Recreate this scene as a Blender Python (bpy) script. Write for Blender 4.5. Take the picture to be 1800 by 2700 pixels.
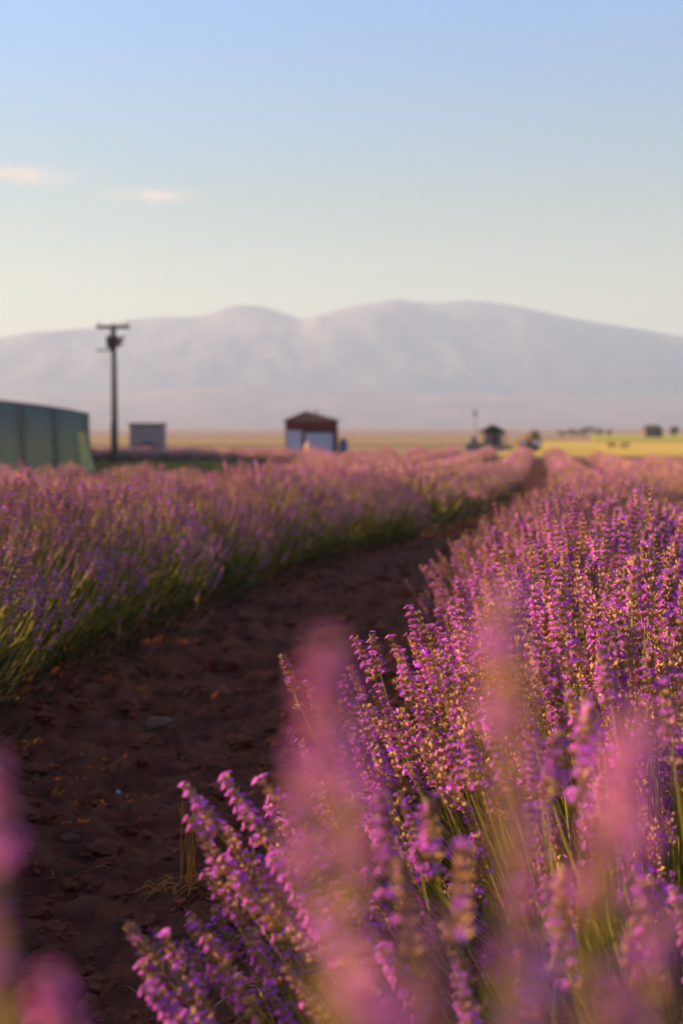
import bpy, bmesh, math, random
import numpy as np
from mathutils import Vector, Matrix

R = math.radians
sc = bpy.context.scene
for o in list(bpy.data.objects):
    bpy.data.objects.remove(o)

# ------------------------------------------------------------------ camera
EYE = 1.0
FPX = 3750.0                       # focal length in pixels of the 1800 x 2700 photograph
TILT = math.atan(225 / FPX)
cam_d = bpy.data.cameras.new('camera')
cam = bpy.data.objects.new('camera', cam_d)
sc.collection.objects.link(cam)
cam.location = (0, 0, EYE)
cam.rotation_euler = (math.pi / 2 - TILT, 0, 0)
cam_d.sensor_fit = 'VERTICAL'
cam_d.sensor_height = 36
cam_d.lens = 50
cam_d.clip_start = 0.02
cam_d.clip_end = 20000
cam_d.dof.use_dof = True
cam_d.dof.focus_distance = 2.6
cam_d.dof.aperture_fstop = 4.0
sc.camera = cam

# ------------------------------------------------------------------ sun, sky, exposure
SUN_AZ = R(-76)                    # from straight ahead towards the left
SUN_EL = R(13)
w = bpy.data.worlds.new('World')
sc.world = w
w.use_nodes = True
nt = w.node_tree
nt.nodes.clear()
N = nt.nodes.new
out = N('ShaderNodeOutputWorld')
bg = N('ShaderNodeBackground')
sky = N('ShaderNodeTexSky')
sky.sky_type = 'NISHITA'
sky.sun_disc = False
sky.sun_elevation = SUN_EL
sky.sun_rotation = SUN_AZ
sky.altitude = 900
sky.air_density = 1.0
sky.dust_density = 0.6
sky.ozone_density = 1.2
bg.inputs['Strength'].default_value = 0.05
nt.links.new(bg.outputs[0], out.inputs[0])
# two thin evening clouds and a few more like them round the horizon, mixed into the sky by direction
tc = N('ShaderNodeTexCoord')


def wmath(op, a, b=None, c=None):
    n = N('ShaderNodeMath')
    n.operation = op
    for i, v in enumerate((a, b, c)):
        if v is None:
            continue
        if isinstance(v, (int, float)):
            n.inputs[i].default_value = v
        else:
            nt.links.new(v, n.inputs[i])
    return n.outputs[0]


sep = N('ShaderNodeSeparateXYZ')
nt.links.new(tc.outputs['Generated'], sep.inputs[0])
az = wmath('ARCTAN2', sep.outputs[0], sep.outputs[1])
el = wmath('ARCSINE', sep.outputs[2])
wn = N('ShaderNodeTexNoise')
wn.inputs['Scale'].default_value = 26
wn.inputs['Detail'].default_value = 5
wn.inputs['Roughness'].default_value = 0.6
wm = N('ShaderNodeMapping')
wm.inputs['Scale'].default_value = (1, 1, 3.0)
nt.links.new(tc.outputs['Generated'], wm.inputs[0])
nt.links.new(wm.outputs[0], wn.inputs['Vector'])


def px_dir(px, py):
    return math.atan((px - 900) / FPX), math.atan((1125 - py) / FPX)


mask = None
clouds = [(60, 484, .028, .0056, 1.0), (135, 490, .024, .005, .8), (372, 530, .022, .0042, 1.0), (310, 540, .02, .003, .5),
          (440, 528, .02, .0035, .55), (-500, 560, .05, .007, .9), (2700, 500, .06, .006, .8), (-2400, 450, .07, .008, .9)]
for px, py, sa, se, amp in clouds:
    a0, e0 = px_dir(px, py)
    da = wmath('DIVIDE', wmath('SUBTRACT', az, a0), sa)
    de = wmath('DIVIDE', wmath('SUBTRACT', el, e0), se)
    g = wmath('MULTIPLY', wmath('EXPONENT', wmath('MULTIPLY', wmath('ADD', wmath('MULTIPLY', da, da), wmath('MULTIPLY', de, de)), -1.0)), amp)
    mask = g if mask is None else wmath('ADD', mask, g)
thr = wmath('MULTIPLY', mask, wmath('SMOOTH_MAX', wmath('MULTIPLY', wmath('SUBTRACT', wn.outputs[0], .36), 3.2), 0.0, .1))
thr = wmath('MINIMUM', wmath('MULTIPLY', thr, .85), .75)
mixc = N('ShaderNodeMix')
mixc.data_type = 'RGBA'
nt.links.new(thr, mixc.inputs['Factor'])
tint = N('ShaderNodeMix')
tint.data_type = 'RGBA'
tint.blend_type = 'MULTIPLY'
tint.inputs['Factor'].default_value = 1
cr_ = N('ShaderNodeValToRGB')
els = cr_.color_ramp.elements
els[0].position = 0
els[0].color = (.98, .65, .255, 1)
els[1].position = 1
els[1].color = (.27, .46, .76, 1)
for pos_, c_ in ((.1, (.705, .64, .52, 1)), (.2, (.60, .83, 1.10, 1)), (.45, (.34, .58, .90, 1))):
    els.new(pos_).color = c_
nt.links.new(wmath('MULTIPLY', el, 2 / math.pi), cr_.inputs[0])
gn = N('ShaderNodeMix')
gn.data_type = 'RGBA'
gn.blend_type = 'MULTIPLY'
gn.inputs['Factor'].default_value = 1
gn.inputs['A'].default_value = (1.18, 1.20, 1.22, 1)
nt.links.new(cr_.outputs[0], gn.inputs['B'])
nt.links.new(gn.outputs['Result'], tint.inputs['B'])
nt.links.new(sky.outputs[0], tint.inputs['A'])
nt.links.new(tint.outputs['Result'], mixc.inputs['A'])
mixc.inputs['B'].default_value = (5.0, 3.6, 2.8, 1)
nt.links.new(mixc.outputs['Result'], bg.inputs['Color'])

sun_d = bpy.data.lights.new('sun', 'SUN')
sun = bpy.data.objects.new('sun', sun_d)
sc.collection.objects.link(sun)
sun_d.energy = 5.0
sun_d.angle = R(0.6)
sun_d.color = (1.0, 0.58, 0.26)
to_sun = Vector((math.sin(SUN_AZ) * math.cos(SUN_EL), math.cos(SUN_AZ) * math.cos(SUN_EL), math.sin(SUN_EL)))
sun.rotation_euler = to_sun.to_track_quat('Z', 'Y').to_euler()

sc.view_settings.view_transform = 'Standard'
sc.view_settings.look = 'None'
sc.view_settings.gamma = 1
sc.view_settings.exposure = 2.2
sc.view_settings.use_curve_mapping = False
sc.render.engine = 'CYCLES'
cy = sc.cycles
cy.use_denoising = True
cy.max_bounces = 7
cy.diffuse_bounces = 3
cy.glossy_bounces = 2
cy.transmission_bounces = 4
cy.transparent_max_bounces = 8
cy.volume_bounces = 1
cy.sample_clamp_indirect = 6

rng = np.random.default_rng(7)
random.seed(7)


# ------------------------------------------------------------------ helpers
def material(name, col, rough=.8, spec=.3, noise=None, bump=None, trans=0.0, tint=False, rand=0.0, coord='Object', metal=0.0, sheen=0):
    """noise = (scale, other colour, contrast); bump = (scale, distance); rand = brightness spread per object"""
    m = bpy.data.materials.new(name)
    m.use_nodes = True
    t = m.node_tree
    b = t.nodes['Principled BSDF']
    b.inputs['Roughness'].default_value = rough
    b.inputs['Specular IOR Level'].default_value = spec
    b.inputs['Metallic'].default_value = metal
    tcn = t.nodes.new('ShaderNodeTexCoord')
    c = None
    rgb = t.nodes.new('ShaderNodeRGB')
    rgb.outputs[0].default_value = (*col, 1)
    c = rgb.outputs[0]
    if noise:
        n = t.nodes.new('ShaderNodeTexNoise')
        n.inputs['Scale'].default_value = noise[0]
        n.inputs['Detail'].default_value = 6
        n.inputs['Roughness'].default_value = .62
        t.links.new(tcn.outputs[coord], n.inputs['Vector'])
        ramp = t.nodes.new('ShaderNodeMapRange')
        k = noise[2] if len(noise) > 2 else .2
        ramp.inputs['From Min'].default_value = .5 - k
        ramp.inputs['From Max'].default_value = .5 + k
        t.links.new(n.outputs[0], ramp.inputs['Value'])
        mx = t.nodes.new('ShaderNodeMix')
        mx.data_type = 'RGBA'
        t.links.new(ramp.outputs[0], mx.inputs['Factor'])
        t.links.new(c, mx.inputs['A'])
        mx.inputs['B'].default_value = (*noise[1], 1)
        c = mx.outputs['Result']
    if tint:
        at = t.nodes.new('ShaderNodeAttribute')
        at.attribute_name = 'tint'
        mu = t.nodes.new('ShaderNodeMix')
        mu.data_type = 'RGBA'
        mu.blend_type = 'MULTIPLY'
        mu.inputs['Factor'].default_value = 1
        t.links.new(c, mu.inputs['A'])
        t.links.new(at.outputs['Color'], mu.inputs['B'])
        c = mu.outputs['Result']
    if rand:
        oi = t.nodes.new('ShaderNodeObjectInfo')
        mr = t.nodes.new('ShaderNodeMapRange')
        mr.inputs['To Min'].default_value = 1 - rand
        mr.inputs['To Max'].default_value = 1 + rand
        t.links.new(oi.outputs['Random'], mr.inputs['Value'])
        vm = t.nodes.new('ShaderNodeVectorMath')
        vm.operation = 'SCALE'
        t.links.new(c, vm.inputs[0])
        t.links.new(mr.outputs[0], vm.inputs['Scale'])
        c = vm.outputs[0]
    t.links.new(c, b.inputs['Base Color'])
    if bump:
        n = t.nodes.new('ShaderNodeTexNoise')
        n.inputs['Scale'].default_value = bump[0]
        n.inputs['Detail'].default_value = 7
        n.inputs['Roughness'].default_value = .65
        t.links.new(tcn.outputs[coord], n.inputs['Vector'])
        bp = t.nodes.new('ShaderNodeBump')
        bp.inputs['Distance'].default_value = bump[1]
        t.links.new(n.outputs[0], bp.inputs['Height'])
        t.links.new(bp.outputs[0], b.inputs['Normal'])
    if trans:
        tr = t.nodes.new('ShaderNodeBsdfTranslucent')
        t.links.new(c, tr.inputs['Color'])
        ms = t.nodes.new('ShaderNodeMixShader')
        ms.inputs[0].default_value = trans
        t.links.new(b.outputs[0], ms.inputs[1])
        t.links.new(tr.outputs[0], ms.inputs[2])
        t.links.new(ms.outputs[0], t.nodes['Material Output'].inputs['Surface'])
    return m


def tag(o, label=None, cat=None, group=None, kind=None):
    if label:
        o['label'] = label
    if cat:
        o['category'] = cat
    if group:
        o['group'] = group
    if kind:
        o['kind'] = kind
    return o


def link(name, data, parent=None, loc=None):
    o = bpy.data.objects.new(name, data)
    sc.collection.objects.link(o)
    if parent is not None:
        o.parent = parent
    if loc is not None:
        o.location = loc
    return o


class MB:
    """collects verts and faces, with a material index and a tint for each piece"""

    def __init__(s):
        s.V, s.F, s.M, s.T, s.n = [], [], [], [], 0

    def add(s, V, F, mat=0, tint=(1, 1, 1)):
        V = np.asarray(V, float)
        F = np.asarray(F, int)
        s.V.append(V)
        s.F.append(F + s.n)
        s.M.append(np.full(len(F), mat))
        s.T.append(np.tile(np.asarray(tint, float), (len(V), 1)))
        s.n += len(V)

    def addm(s, V, F, M, T):
        s.V.append(V); s.F.append(F + s.n); s.M.append(M); s.T.append(T); s.n += len(V)

    def arrays(s):
        V = np.concatenate(s.V)
        fs, ms = [], []
        for f, m in zip(s.F, s.M):
            if f.shape[1] == 4:
                f = np.concatenate([f[:, [0, 1, 2]], f[:, [0, 2, 3]]])
                m = np.concatenate([m, m])
            fs.append(f); ms.append(m)
        return V, np.concatenate(fs), np.concatenate(ms), np.concatenate(s.T)

    def box(s, c, size, mat=0, rot=0):
        x, y, z = size[0] / 2, size[1] / 2, size[2] / 2
        V = np.array([[i, j, k] for i in (-x, x) for j in (-y, y) for k in (-z, z)], float)
        if rot:
            ca, sa = math.cos(rot), math.sin(rot)
            V = V @ np.array([[ca, sa, 0], [-sa, ca, 0], [0, 0, 1]])
        V += np.asarray(c, float)
        s.add(V, [[0, 1, 3, 2], [4, 6, 7, 5], [0, 4, 5, 1], [2, 3, 7, 6], [0, 2, 6, 4], [1, 5, 7, 3]], mat)

    def tube(s, pts, rad, sides=8, mat=0, caps=True):
        P = [Vector(p) for p in pts]
        rr = rad if hasattr(rad, '__len__') else [rad] * len(P)
        V, F = [], []
        up = Vector((0, 0, 1)) if abs((P[-1] - P[0]).normalized().z) < .9 else Vector((1, 0, 0))
        for i, p in enumerate(P):
            t = (P[min(i + 1, len(P) - 1)] - P[max(i - 1, 0)]).normalized()
            a = t.cross(up).normalized()
            b = t.cross(a)
            for k in range(sides):
                th = 2 * math.pi * k / sides
                V.append(p + rr[i] * (math.cos(th) * a + math.sin(th) * b))
        for i in range(len(P) - 1):
            for k in range(sides):
                k2 = (k + 1) % sides
                F.append([i * sides + k, i * sides + k2, (i + 1) * sides + k2, (i + 1) * sides + k])
        n = len(V)
        if caps:
            V += [P[0], P[-1]]
            for k in range(sides):
                k2 = (k + 1) % sides
                F.append([n, k2, k, k])
                F.append([n + 1, (len(P) - 1) * sides + k, (len(P) - 1) * sides + k2, (len(P) - 1) * sides + k2])
        V = [list(v) for v in V]
        Fq = [f for f in F if f[2] != f[3]]
        Ft = [f[:3] for f in F if f[2] == f[3]]
        base = s.n
        s.add(V, Fq, mat)
        if Ft:
            s.F.append(np.array(Ft) + base)
            s.M.append(np.full(len(Ft), mat))

    def mesh(s, name, mats, smooth=False):
        V, F, M, T = s.arrays()
        return tri_mesh(name, V, F, M, T, mats, smooth)

    def build(s, name, mats, parent=None, smooth=False, loc=None):
        if not isinstance(mats, (list, tuple)):
            mats = [mats]
        return link(name, s.mesh(name, mats, smooth), parent, loc)


def tri_mesh(name, V, F, M, T, mats, smooth=False):
    me = bpy.data.meshes.new(name)
    me.vertices.add(len(V))
    me.vertices.foreach_set('co', np.ascontiguousarray(V, dtype=np.float32).ravel())
    me.loops.add(len(F) * 3)
    me.loops.foreach_set('vertex_index', np.ascontiguousarray(F, dtype=np.int32).ravel())
    me.polygons.add(len(F))
    me.polygons.foreach_set('loop_start', np.arange(0, len(F) * 3, 3, dtype=np.int32))
    if M is not None:
        me.polygons.foreach_set('material_index', np.asarray(M, dtype=np.int32))
    for m in mats:
        me.materials.append(m)
    if T is not None:
        a = me.color_attributes.new('tint', 'FLOAT_COLOR', 'POINT')
        a.data.foreach_set('color', np.ascontiguousarray(np.concatenate([T, np.ones((len(T), 1))], 1), dtype=np.float32).ravel())
    me.update(calc_edges=True)
    me.polygons.foreach_set('use_smooth', np.full(len(F), smooth))
    return me


def vnoise(x, y, seed=0):
    x = np.asarray(x, float); y = np.asarray(y, float)
    xi = np.floor(x).astype(np.int64); yi = np.floor(y).astype(np.int64)
    fx = x - xi; fy = y - yi
    fx = fx * fx * (3 - 2 * fx); fy = fy * fy * (3 - 2 * fy)

    def h(a, b):
        v = (a * 374761393 + b * 668265263 + seed * 974634777) & 0xffffffff
        v = ((v ^ (v >> 13)) * 1274126177) & 0xffffffff
        return ((v ^ (v >> 16)) & 0xffff) / 65535.0
    return (h(xi, yi) * (1 - fx) + h(xi + 1, yi) * fx) * (1 - fy) + (h(xi, yi + 1) * (1 - fx) + h(xi + 1, yi + 1) * fx) * fy


def fbm(x, y, seed=0, octs=4, gain=.5):
    s = 0; a = 1; t = 0
    for i in range(octs):
        s = s + a * vnoise(x * 2 ** i, y * 2 ** i, seed + i * 17)
        t += a; a *= gain
    return s / t - .5


def at(px, py, d):
    """the point at depth d seen at a pixel of the photograph (level camera approximation of the same view)"""
    return Vector(((px - 900) / FPX * d, d, EYE - (py - 1125) / FPX * d))


# ------------------------------------------------------------------ lie of the land
GD = np.array([-50, 4, 8, 10, 15, 20, 30, 40, 57, 90, 300, 9000.])
GZ = np.array([0, 0, .04, .09, .22, .38, .62, .80, .95, 1.0, 1.0, 1.0])


def drop(d):
    # smoothed piecewise profile
    d = np.asarray(d, float)
    s = 0
    for k in (-.15, 0, .15):
        s = s + np.interp(d + k * np.abs(d), GD, GZ)
    return s / 3


LD = np.array([-10, 0, 3, 5.1, 6.5, 8.2, 10.9, 15, 21, 41, 85, 200.])
LX = np.array([-1.75, -1.45, -1.36, -1.2, -1.05, -.75, -.25, .72, 1.9, 5.1, 11.3, 27.5])


def left_foot(d):
    d = np.asarray(d, float)
    s = 0
    for k in (-.8, -.4, 0, .4, .8):
        s = s + np.interp(d + k, LD, LX)
    return s / 5


def gap(d):
    return np.interp(d, [0, 2, 3.6, 8, 15, 22, 40, 100], [1.25, 1.32, 1.56, 1.66, 1.5, 1.25, .95, .75])


def row_x(k, d):
    """centre line of row k: 0, 1, 2 ... right of the path, -1, -2 ... left of it"""
    if k >= 0:
        return left_foot(d) + gap(d) + .58 + k * 1.82
    return left_foot(d) - .5 + (k + 1) * 2.12 + ((.06 + .07 * np.clip((12 - d) / 4, 0, 1)) if k == -1 else 0)


def ground_z(x, y):
    x = np.asarray(x, float); y = np.asarray(y, float)
    z = -drop(y)
    u = x - (left_foot(y) + gap(y) / 2)
    fade = np.clip(1 - np.abs(y) / 60, 0, 1)
    side = np.clip((-u - 2.0) / 2.2, 0, 1)
    side = side * side * (3 - 2 * side)
    z = z - .16 * side * np.clip((y - 4) / 6, 0, 1) * np.clip((50 - y) / 20, 0, 1)
    # trough in the path, ridge under the rows
    z = z - fade * .035 * (1 + np.cos(np.clip(u, -1.02, 1.02) * math.pi / 1.02)) + fade * .02
    z = z + fade * (.05 * fbm(x * 1.3, y * 1.3, 3, 2) + .05 * fbm(x * 4.5, y * 4.5, 11, 3))
    return z


def clod_z(x, y):
    n = fbm(x * 14, y * 14, 31, 4, .6)
    n2 = np.abs(fbm(x * 30, y * 30, 57, 3, .6))
    n3 = np.maximum(fbm(x * 6.5, y * 6.5, 91, 3, .55), -.05)
    return .085 * np.maximum(n, -.14) + .042 * n2 + .13 * n3


# ------------------------------------------------------------------ materials
soil = material('soil', (.25, .084, .040), .95, .1, (5, (.10, .037, .021), .2), (60, .004))
M_petal = material('petal', (.56, .15, .70), .6, .2, trans=.42, tint=True, rand=.22)
M_calyx = material('calyx', (.44, .29, .14), .75, .2, trans=.25, tint=True, rand=.25)
M_stem = material('stem', (.32, .32, .05), .65, .3, trans=.2, tint=True)
M_leaf = material('leaf', (.034, .046, .018), .7, .3, trans=.2, tint=True, noise=(9, (.06, .075, .024), .2))
LAV = [M_petal, M_calyx, M_stem, M_leaf]


# ------------------------------------------------------------------ ground, path, hills
def ground():
    d = [-60, -30, -15, -6, -2, 0, 1.0, 1.6]
    while d[-1] < 9:
        d.append(d[-1] + .013 * max(1, (d[-1] / 3.2)))
    while d[-1] < 6000:
        d.append(d[-1] * 1.035)
    d = np.array(d)
    u = list(np.arange(0, .95, .0125))
    while u[-1] < 8000:
        u.append(u[-1] + max(.02, (u[-1] - .9) * .16))
    u = np.array(u)
    u = np.concatenate([-u[:0:-1], u])
    U, D = np.meshgrid(u, d)
    X = U + np.where(np.abs(U) < 200, left_foot(np.minimum(D, 150)) + gap(D) / 2, 0)
    Z = ground_z(X, D)
    near = np.clip((24 - D) / 10, 0, 1) * np.clip((1.6 - np.abs(U)) / .5, 0, 1)
    Z = Z + clod_z(X, D) * near
    V = np.stack([X.ravel(), D.ravel(), Z.ravel()], 1)
    nr, nc = len(d), len(u)
    idx = np.arange(nr * nc).reshape(nr, nc)
    q = np.stack([idx[:-1, :-1].ravel(), idx[:-1, 1:].ravel(), idx[1:, 1:].ravel(), idx[1:, :-1].ravel()], 1)
    F = np.concatenate([q[:, [0, 1, 2]], q[:, [0, 2, 3]]])
    me = tri_mesh('ground', V, F, None, None, [m_ground], True)
    tag(link('ground', me), 'red brown tilled soil of the lavender field and the path', kind='structure')


m_ground = material('ground_soil', (.25, .083, .040), .95, .08, (7, (.085, .031, .018), .2), (75, .006))
# beyond the lavender the ground turns to dry straw coloured plain
t = m_ground.node_tree
b = t.nodes['Principled BSDF']
src = b.inputs['Base Color'].links[0].from_socket
g = t.nodes.new('ShaderNodeNewGeometry')
s3 = t.nodes.new('ShaderNodeSeparateXYZ')
t.links.new(g.outputs['Position'], s3.inputs[0])
mr = t.nodes.new('ShaderNodeMapRange')
mr.inputs['From Min'].default_value = 86
mr.inputs['From Max'].default_value = 96
t.links.new(s3.outputs[1], mr.inputs['Value'])
pn = t.nodes.new('ShaderNodeTexNoise')
pn.inputs['Scale'].default_value = .006
pn.inputs['Detail'].default_value = 5
mp = t.nodes.new('ShaderNodeMapping')
mp.inputs['Scale'].default_value = (1, .25, 1)
t.links.new(g.outputs['Position'], mp.inputs[0])
t.links.new(mp.outputs[0], pn.inputs['Vector'])
cr = t.nodes.new('ShaderNodeValToRGB')
cr.color_ramp.elements[0].position = .38
cr.color_ramp.elements[0].color = (.30, .215, .12, 1)
cr.color_ramp.elements[1].position = .6
cr.color_ramp.elements[1].color = (.38, .275, .15, 1)
t.links.new(pn.outputs[0], cr.inputs[0])
mr2 = t.nodes.new('ShaderNodeMapRange')
mr2.inputs['From Min'].default_value = 230
mr2.inputs['From Max'].default_value = 420
t.links.new(s3.outputs[1], mr2.inputs['Value'])
fx = t.nodes.new('ShaderNodeMix')
fx.data_type = 'RGBA'
t.links.new(mr2.outputs[0], fx.inputs['Factor'])
t.links.new(cr.outputs[0], fx.inputs['A'])
fx.inputs['B'].default_value = (.32, .25, .20, 1)  # plain greys with distance, haze painted into its colour
mx = t.nodes.new('ShaderNodeMix')
mx.data_type = 'RGBA'
t.links.new(mr.outputs[0], mx.inputs['Factor'])
t.links.new(src, mx.inputs['A'])
t.links.new(fx.outputs['Result'], mx.inputs['B'])
t.links.new(mx.outputs['Result'], b.inputs['Base Color'])
ground()

# flat crop fields far off, each a thin sheet laid on the plain
m_straw = material('straw_field', (.62, .45, .09), .95, .1, (.05, (.50, .40, .08), .2), coord='Object')
m_green = material('green_field', (.34, .38, .05), .95, .1, (.05, (.46, .42, .08), .2), coord='Object')
m_olive = material('olive_field', (.33, .26, .09), .95, .1, (.04, (.36, .26, .12), .2), coord='Object')


def field(name, pts, z, m, label):
    """a low standing crop: prism over the outline, top roughened"""
    mb = MB()
    n = len(pts)
    V = [[x, y, -1.05] for x, y in pts] + [[x, y, z] for x, y in pts]
    F = [[i, (i + 1) % n, n + (i + 1) % n, n + i] for i in range(n)]
    mb.add(V, F)
    base = 0
    mb.F.append(np.array([[n, n + i, n + i + 1] for i in range(1, n - 1)]))
    mb.M.append(np.zeros(n - 2, int))
    tag(mb.build(name, m), label, kind='structure')


field('straw_field', [(10, 96), (60, 92), (130, 180), (26, 190)], -.93, m_straw, 'golden straw coloured crop field beyond the lavender on the right')
field('green_field', [(34, 192), (140, 182), (190, 330), (58, 330)], -.80, m_green, 'bright green crop field behind the golden field')
field('olive_field', [(-80, 150), (21, 150), (30, 215), (-115, 215)], -.88, m_olive, 'yellowish olive crop field behind the red shed and the hut')


# skyline of the mountains, read off as bearing and height
SKY = np.array([(-1800, 1010), (-900, 960), (-400, 925), (0, 893), (60, 884), (130, 876), (200, 868), (280, 860), (340, 842), (430, 836), (520, 835),
                (560, 826), (600, 810), (640, 803), (690, 808), (740, 822), (800, 848), (850, 832), (930, 808), (990, 798), (1040, 790), (1090, 797), (1140, 801),
                (1210, 792), (1270, 796), (1350, 806), (1440, 826), (1540, 846), (1660, 864), (1800, 888), (2200, 930), (2800, 985), (3800, 1040)], float)
FOOT = np.array([(-1800, 1095), (-600, 1070), (0, 1040), (300, 1030), (640, 1015), (900, 1025), (1100, 1040), (1400, 1035), (1800, 1045), (3800, 1095)], float)


def hills(name, prof, r0, r1, label, m, rough, seed):
    a = np.linspace(R(-42), R(42), 420)
    r = np.linspace(0, 1, 60)
    A, Q = np.meshgrid(a, r)
    px = 900 + FPX * np.tan(A)
    H = (1125 - np.interp(px, prof[:, 0], prof[:, 1])) / FPX     # tangent of skyline height
    D = r0 + (r1 - r0) * Q
    dist = D / np.cos(A)
    ridge = 1.0
    env = np.sin(np.clip(Q / ridge, 0, 1) * math.pi / 2) ** 1.7
    kern = np.exp(-np.linspace(-2, 2, 61) ** 2); kern /= kern.sum()
    Hs = np.convolve(np.pad(H[0], 30, mode='edge'), kern, mode='valid')[None, :].repeat(len(r), 0) * .93
    bl = np.clip((Q - .45) / .55, 0, 1) ** 1.5
    top = (H * bl + Hs * (1 - bl)) * r1
    X = np.tan(A) * D
    n = fbm(X / 260 + D / 900, D / 300, seed, 5)
    n1 = fbm(X / 170 + 7, D / 210, seed + 5, 4) + .5 * np.abs(fbm(X / 62 + D / 300, D / 190, seed + 31, 3))
    Z = top * env * (1 + rough * (n * 1.1 + n1 * .5) * np.sin(np.clip(Q, 0, 1) * math.pi)) - 1.2
    Z = Z + top * (.012 * fbm(X / 60, D * 0, seed + 9, 3)) * env
    V = np.stack([X.ravel(), D.ravel(), Z.ravel()], 1)
    # back side falls to the ground
    Vb = np.stack([X[-1] * 1.3, D[-1] * 1.3, np.full(len(a), -1.2)], 1)
    V = np.concatenate([V, Vb])
    nr, nc = len(r) + 1, len(a)
    idx = np.arange(nr * nc).reshape(nr, nc)
    q = np.stack([idx[:-1, :-1].ravel(), idx[:-1, 1:].ravel(), idx[1:, 1:].ravel(), idx[1:, :-1].ravel()], 1)
    F = np.concatenate([q[:, [0, 1, 2]], q[:, [0, 2, 3]]])
    me = tri_mesh(name, V, F, None, None, [m], True)
    tag(link(name, me), label, kind='structure')


m_mount = material('hazed_rock', (.12, .13, .18), .95, .05, (.008, (.23, .195, .20), .12), (.02, 6), coord='Object')  # pale blue of the haze partly painted into the rock colour
m_foot = material('hazed_earth', (.20, .18, .20), .95, .05, (.005, (.32, .26, .25), .16), (.02, 5), coord='Object')  # lighter than the range, haze at its base painted into the colour
hills('mountain', SKY, 2900, 3800, 'long hazy mountain range with two broad summits', m_mount, .3, 3)
hills('foothill', FOOT, 2000, 2850, 'lower foothills in front of the mountain range', m_foot, .3, 21)

# ------------------------------------------------------------------ haze
HAZE = 3.4e-4
mb = MB()
mb.box((0, 500, 168), (11000, 11000, 346))
m = bpy.data.materials.new('haze_air')
m.use_nodes = True
m.node_tree.nodes.clear()
ov = m.node_tree.nodes.new('ShaderNodeOutputMaterial')
pv = m.node_tree.nodes.new('ShaderNodeVolumePrincipled')
pv.inputs['Density'].default_value = HAZE
pv.inputs['Color'].default_value = (.42, .60, .88, 1)
pv.inputs['Anisotropy'].default_value = .1
m.node_tree.links.new(pv.outputs[0], ov.inputs['Volume'])
tag(mb.build('haze', m), 'thin warm evening haze over the plain', kind='stuff')


# ------------------------------------------------------------------ lavender
def calyx(V, F, M, T, n, p, dirv, L, wd, mat, tint):
    """a slim bud: six corners"""
    z = dirv / np.linalg.norm(dirv)
    a = np.cross(z, [.3, .5, .8]); a /= np.linalg.norm(a)
    b = np.cross(z, a)
    pts = [p, p + z * L * .55 + a * wd, p + z * L * .55 + (-.5 * a + .87 * b) * wd, p + z * L * .55 + (-.5 * a - .87 * b) * wd, p + z * L]
    V += pts
    for f in ((0, 2, 1), (0, 3, 2), (0, 1, 3), (1, 2, 4), (2, 3, 4), (3, 1, 4)):
        F.append([n + i for i in f]); M.append(mat)
    T += [tint] * 5
    return n + 5


def flower(V, F, M, T, n, p, dirv, s, tint, r):
    z = dirv / np.linalg.norm(dirv)
    a = np.cross(z, r.normal(size=3)); a /= np.linalg.norm(a)
    b = np.cross(z, a)
    for k in range(5):
        th = 2 * math.pi * k / 5 + r.uniform(-.2, .2)
        th2 = th + .55
        th0 = th - .55
        sz = s * r.uniform(.75, 1.2)
        V += [p, p + (a * math.cos(th0) + b * math.sin(th0)) * sz * .7 + z * sz * .35,
              p + (a * math.cos(th) + b * math.sin(th)) * sz * 1.1 + z * sz * .15,
              p + (a * math.cos(th2) + b * math.sin(th2)) * sz * .7 + z * sz * .35]
        F += [[n, n + 1, n + 2], [n, n + 2, n + 3]]
        M += [0, 0]
        T += [tint] * 4
        n += 4
    return n


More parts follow.
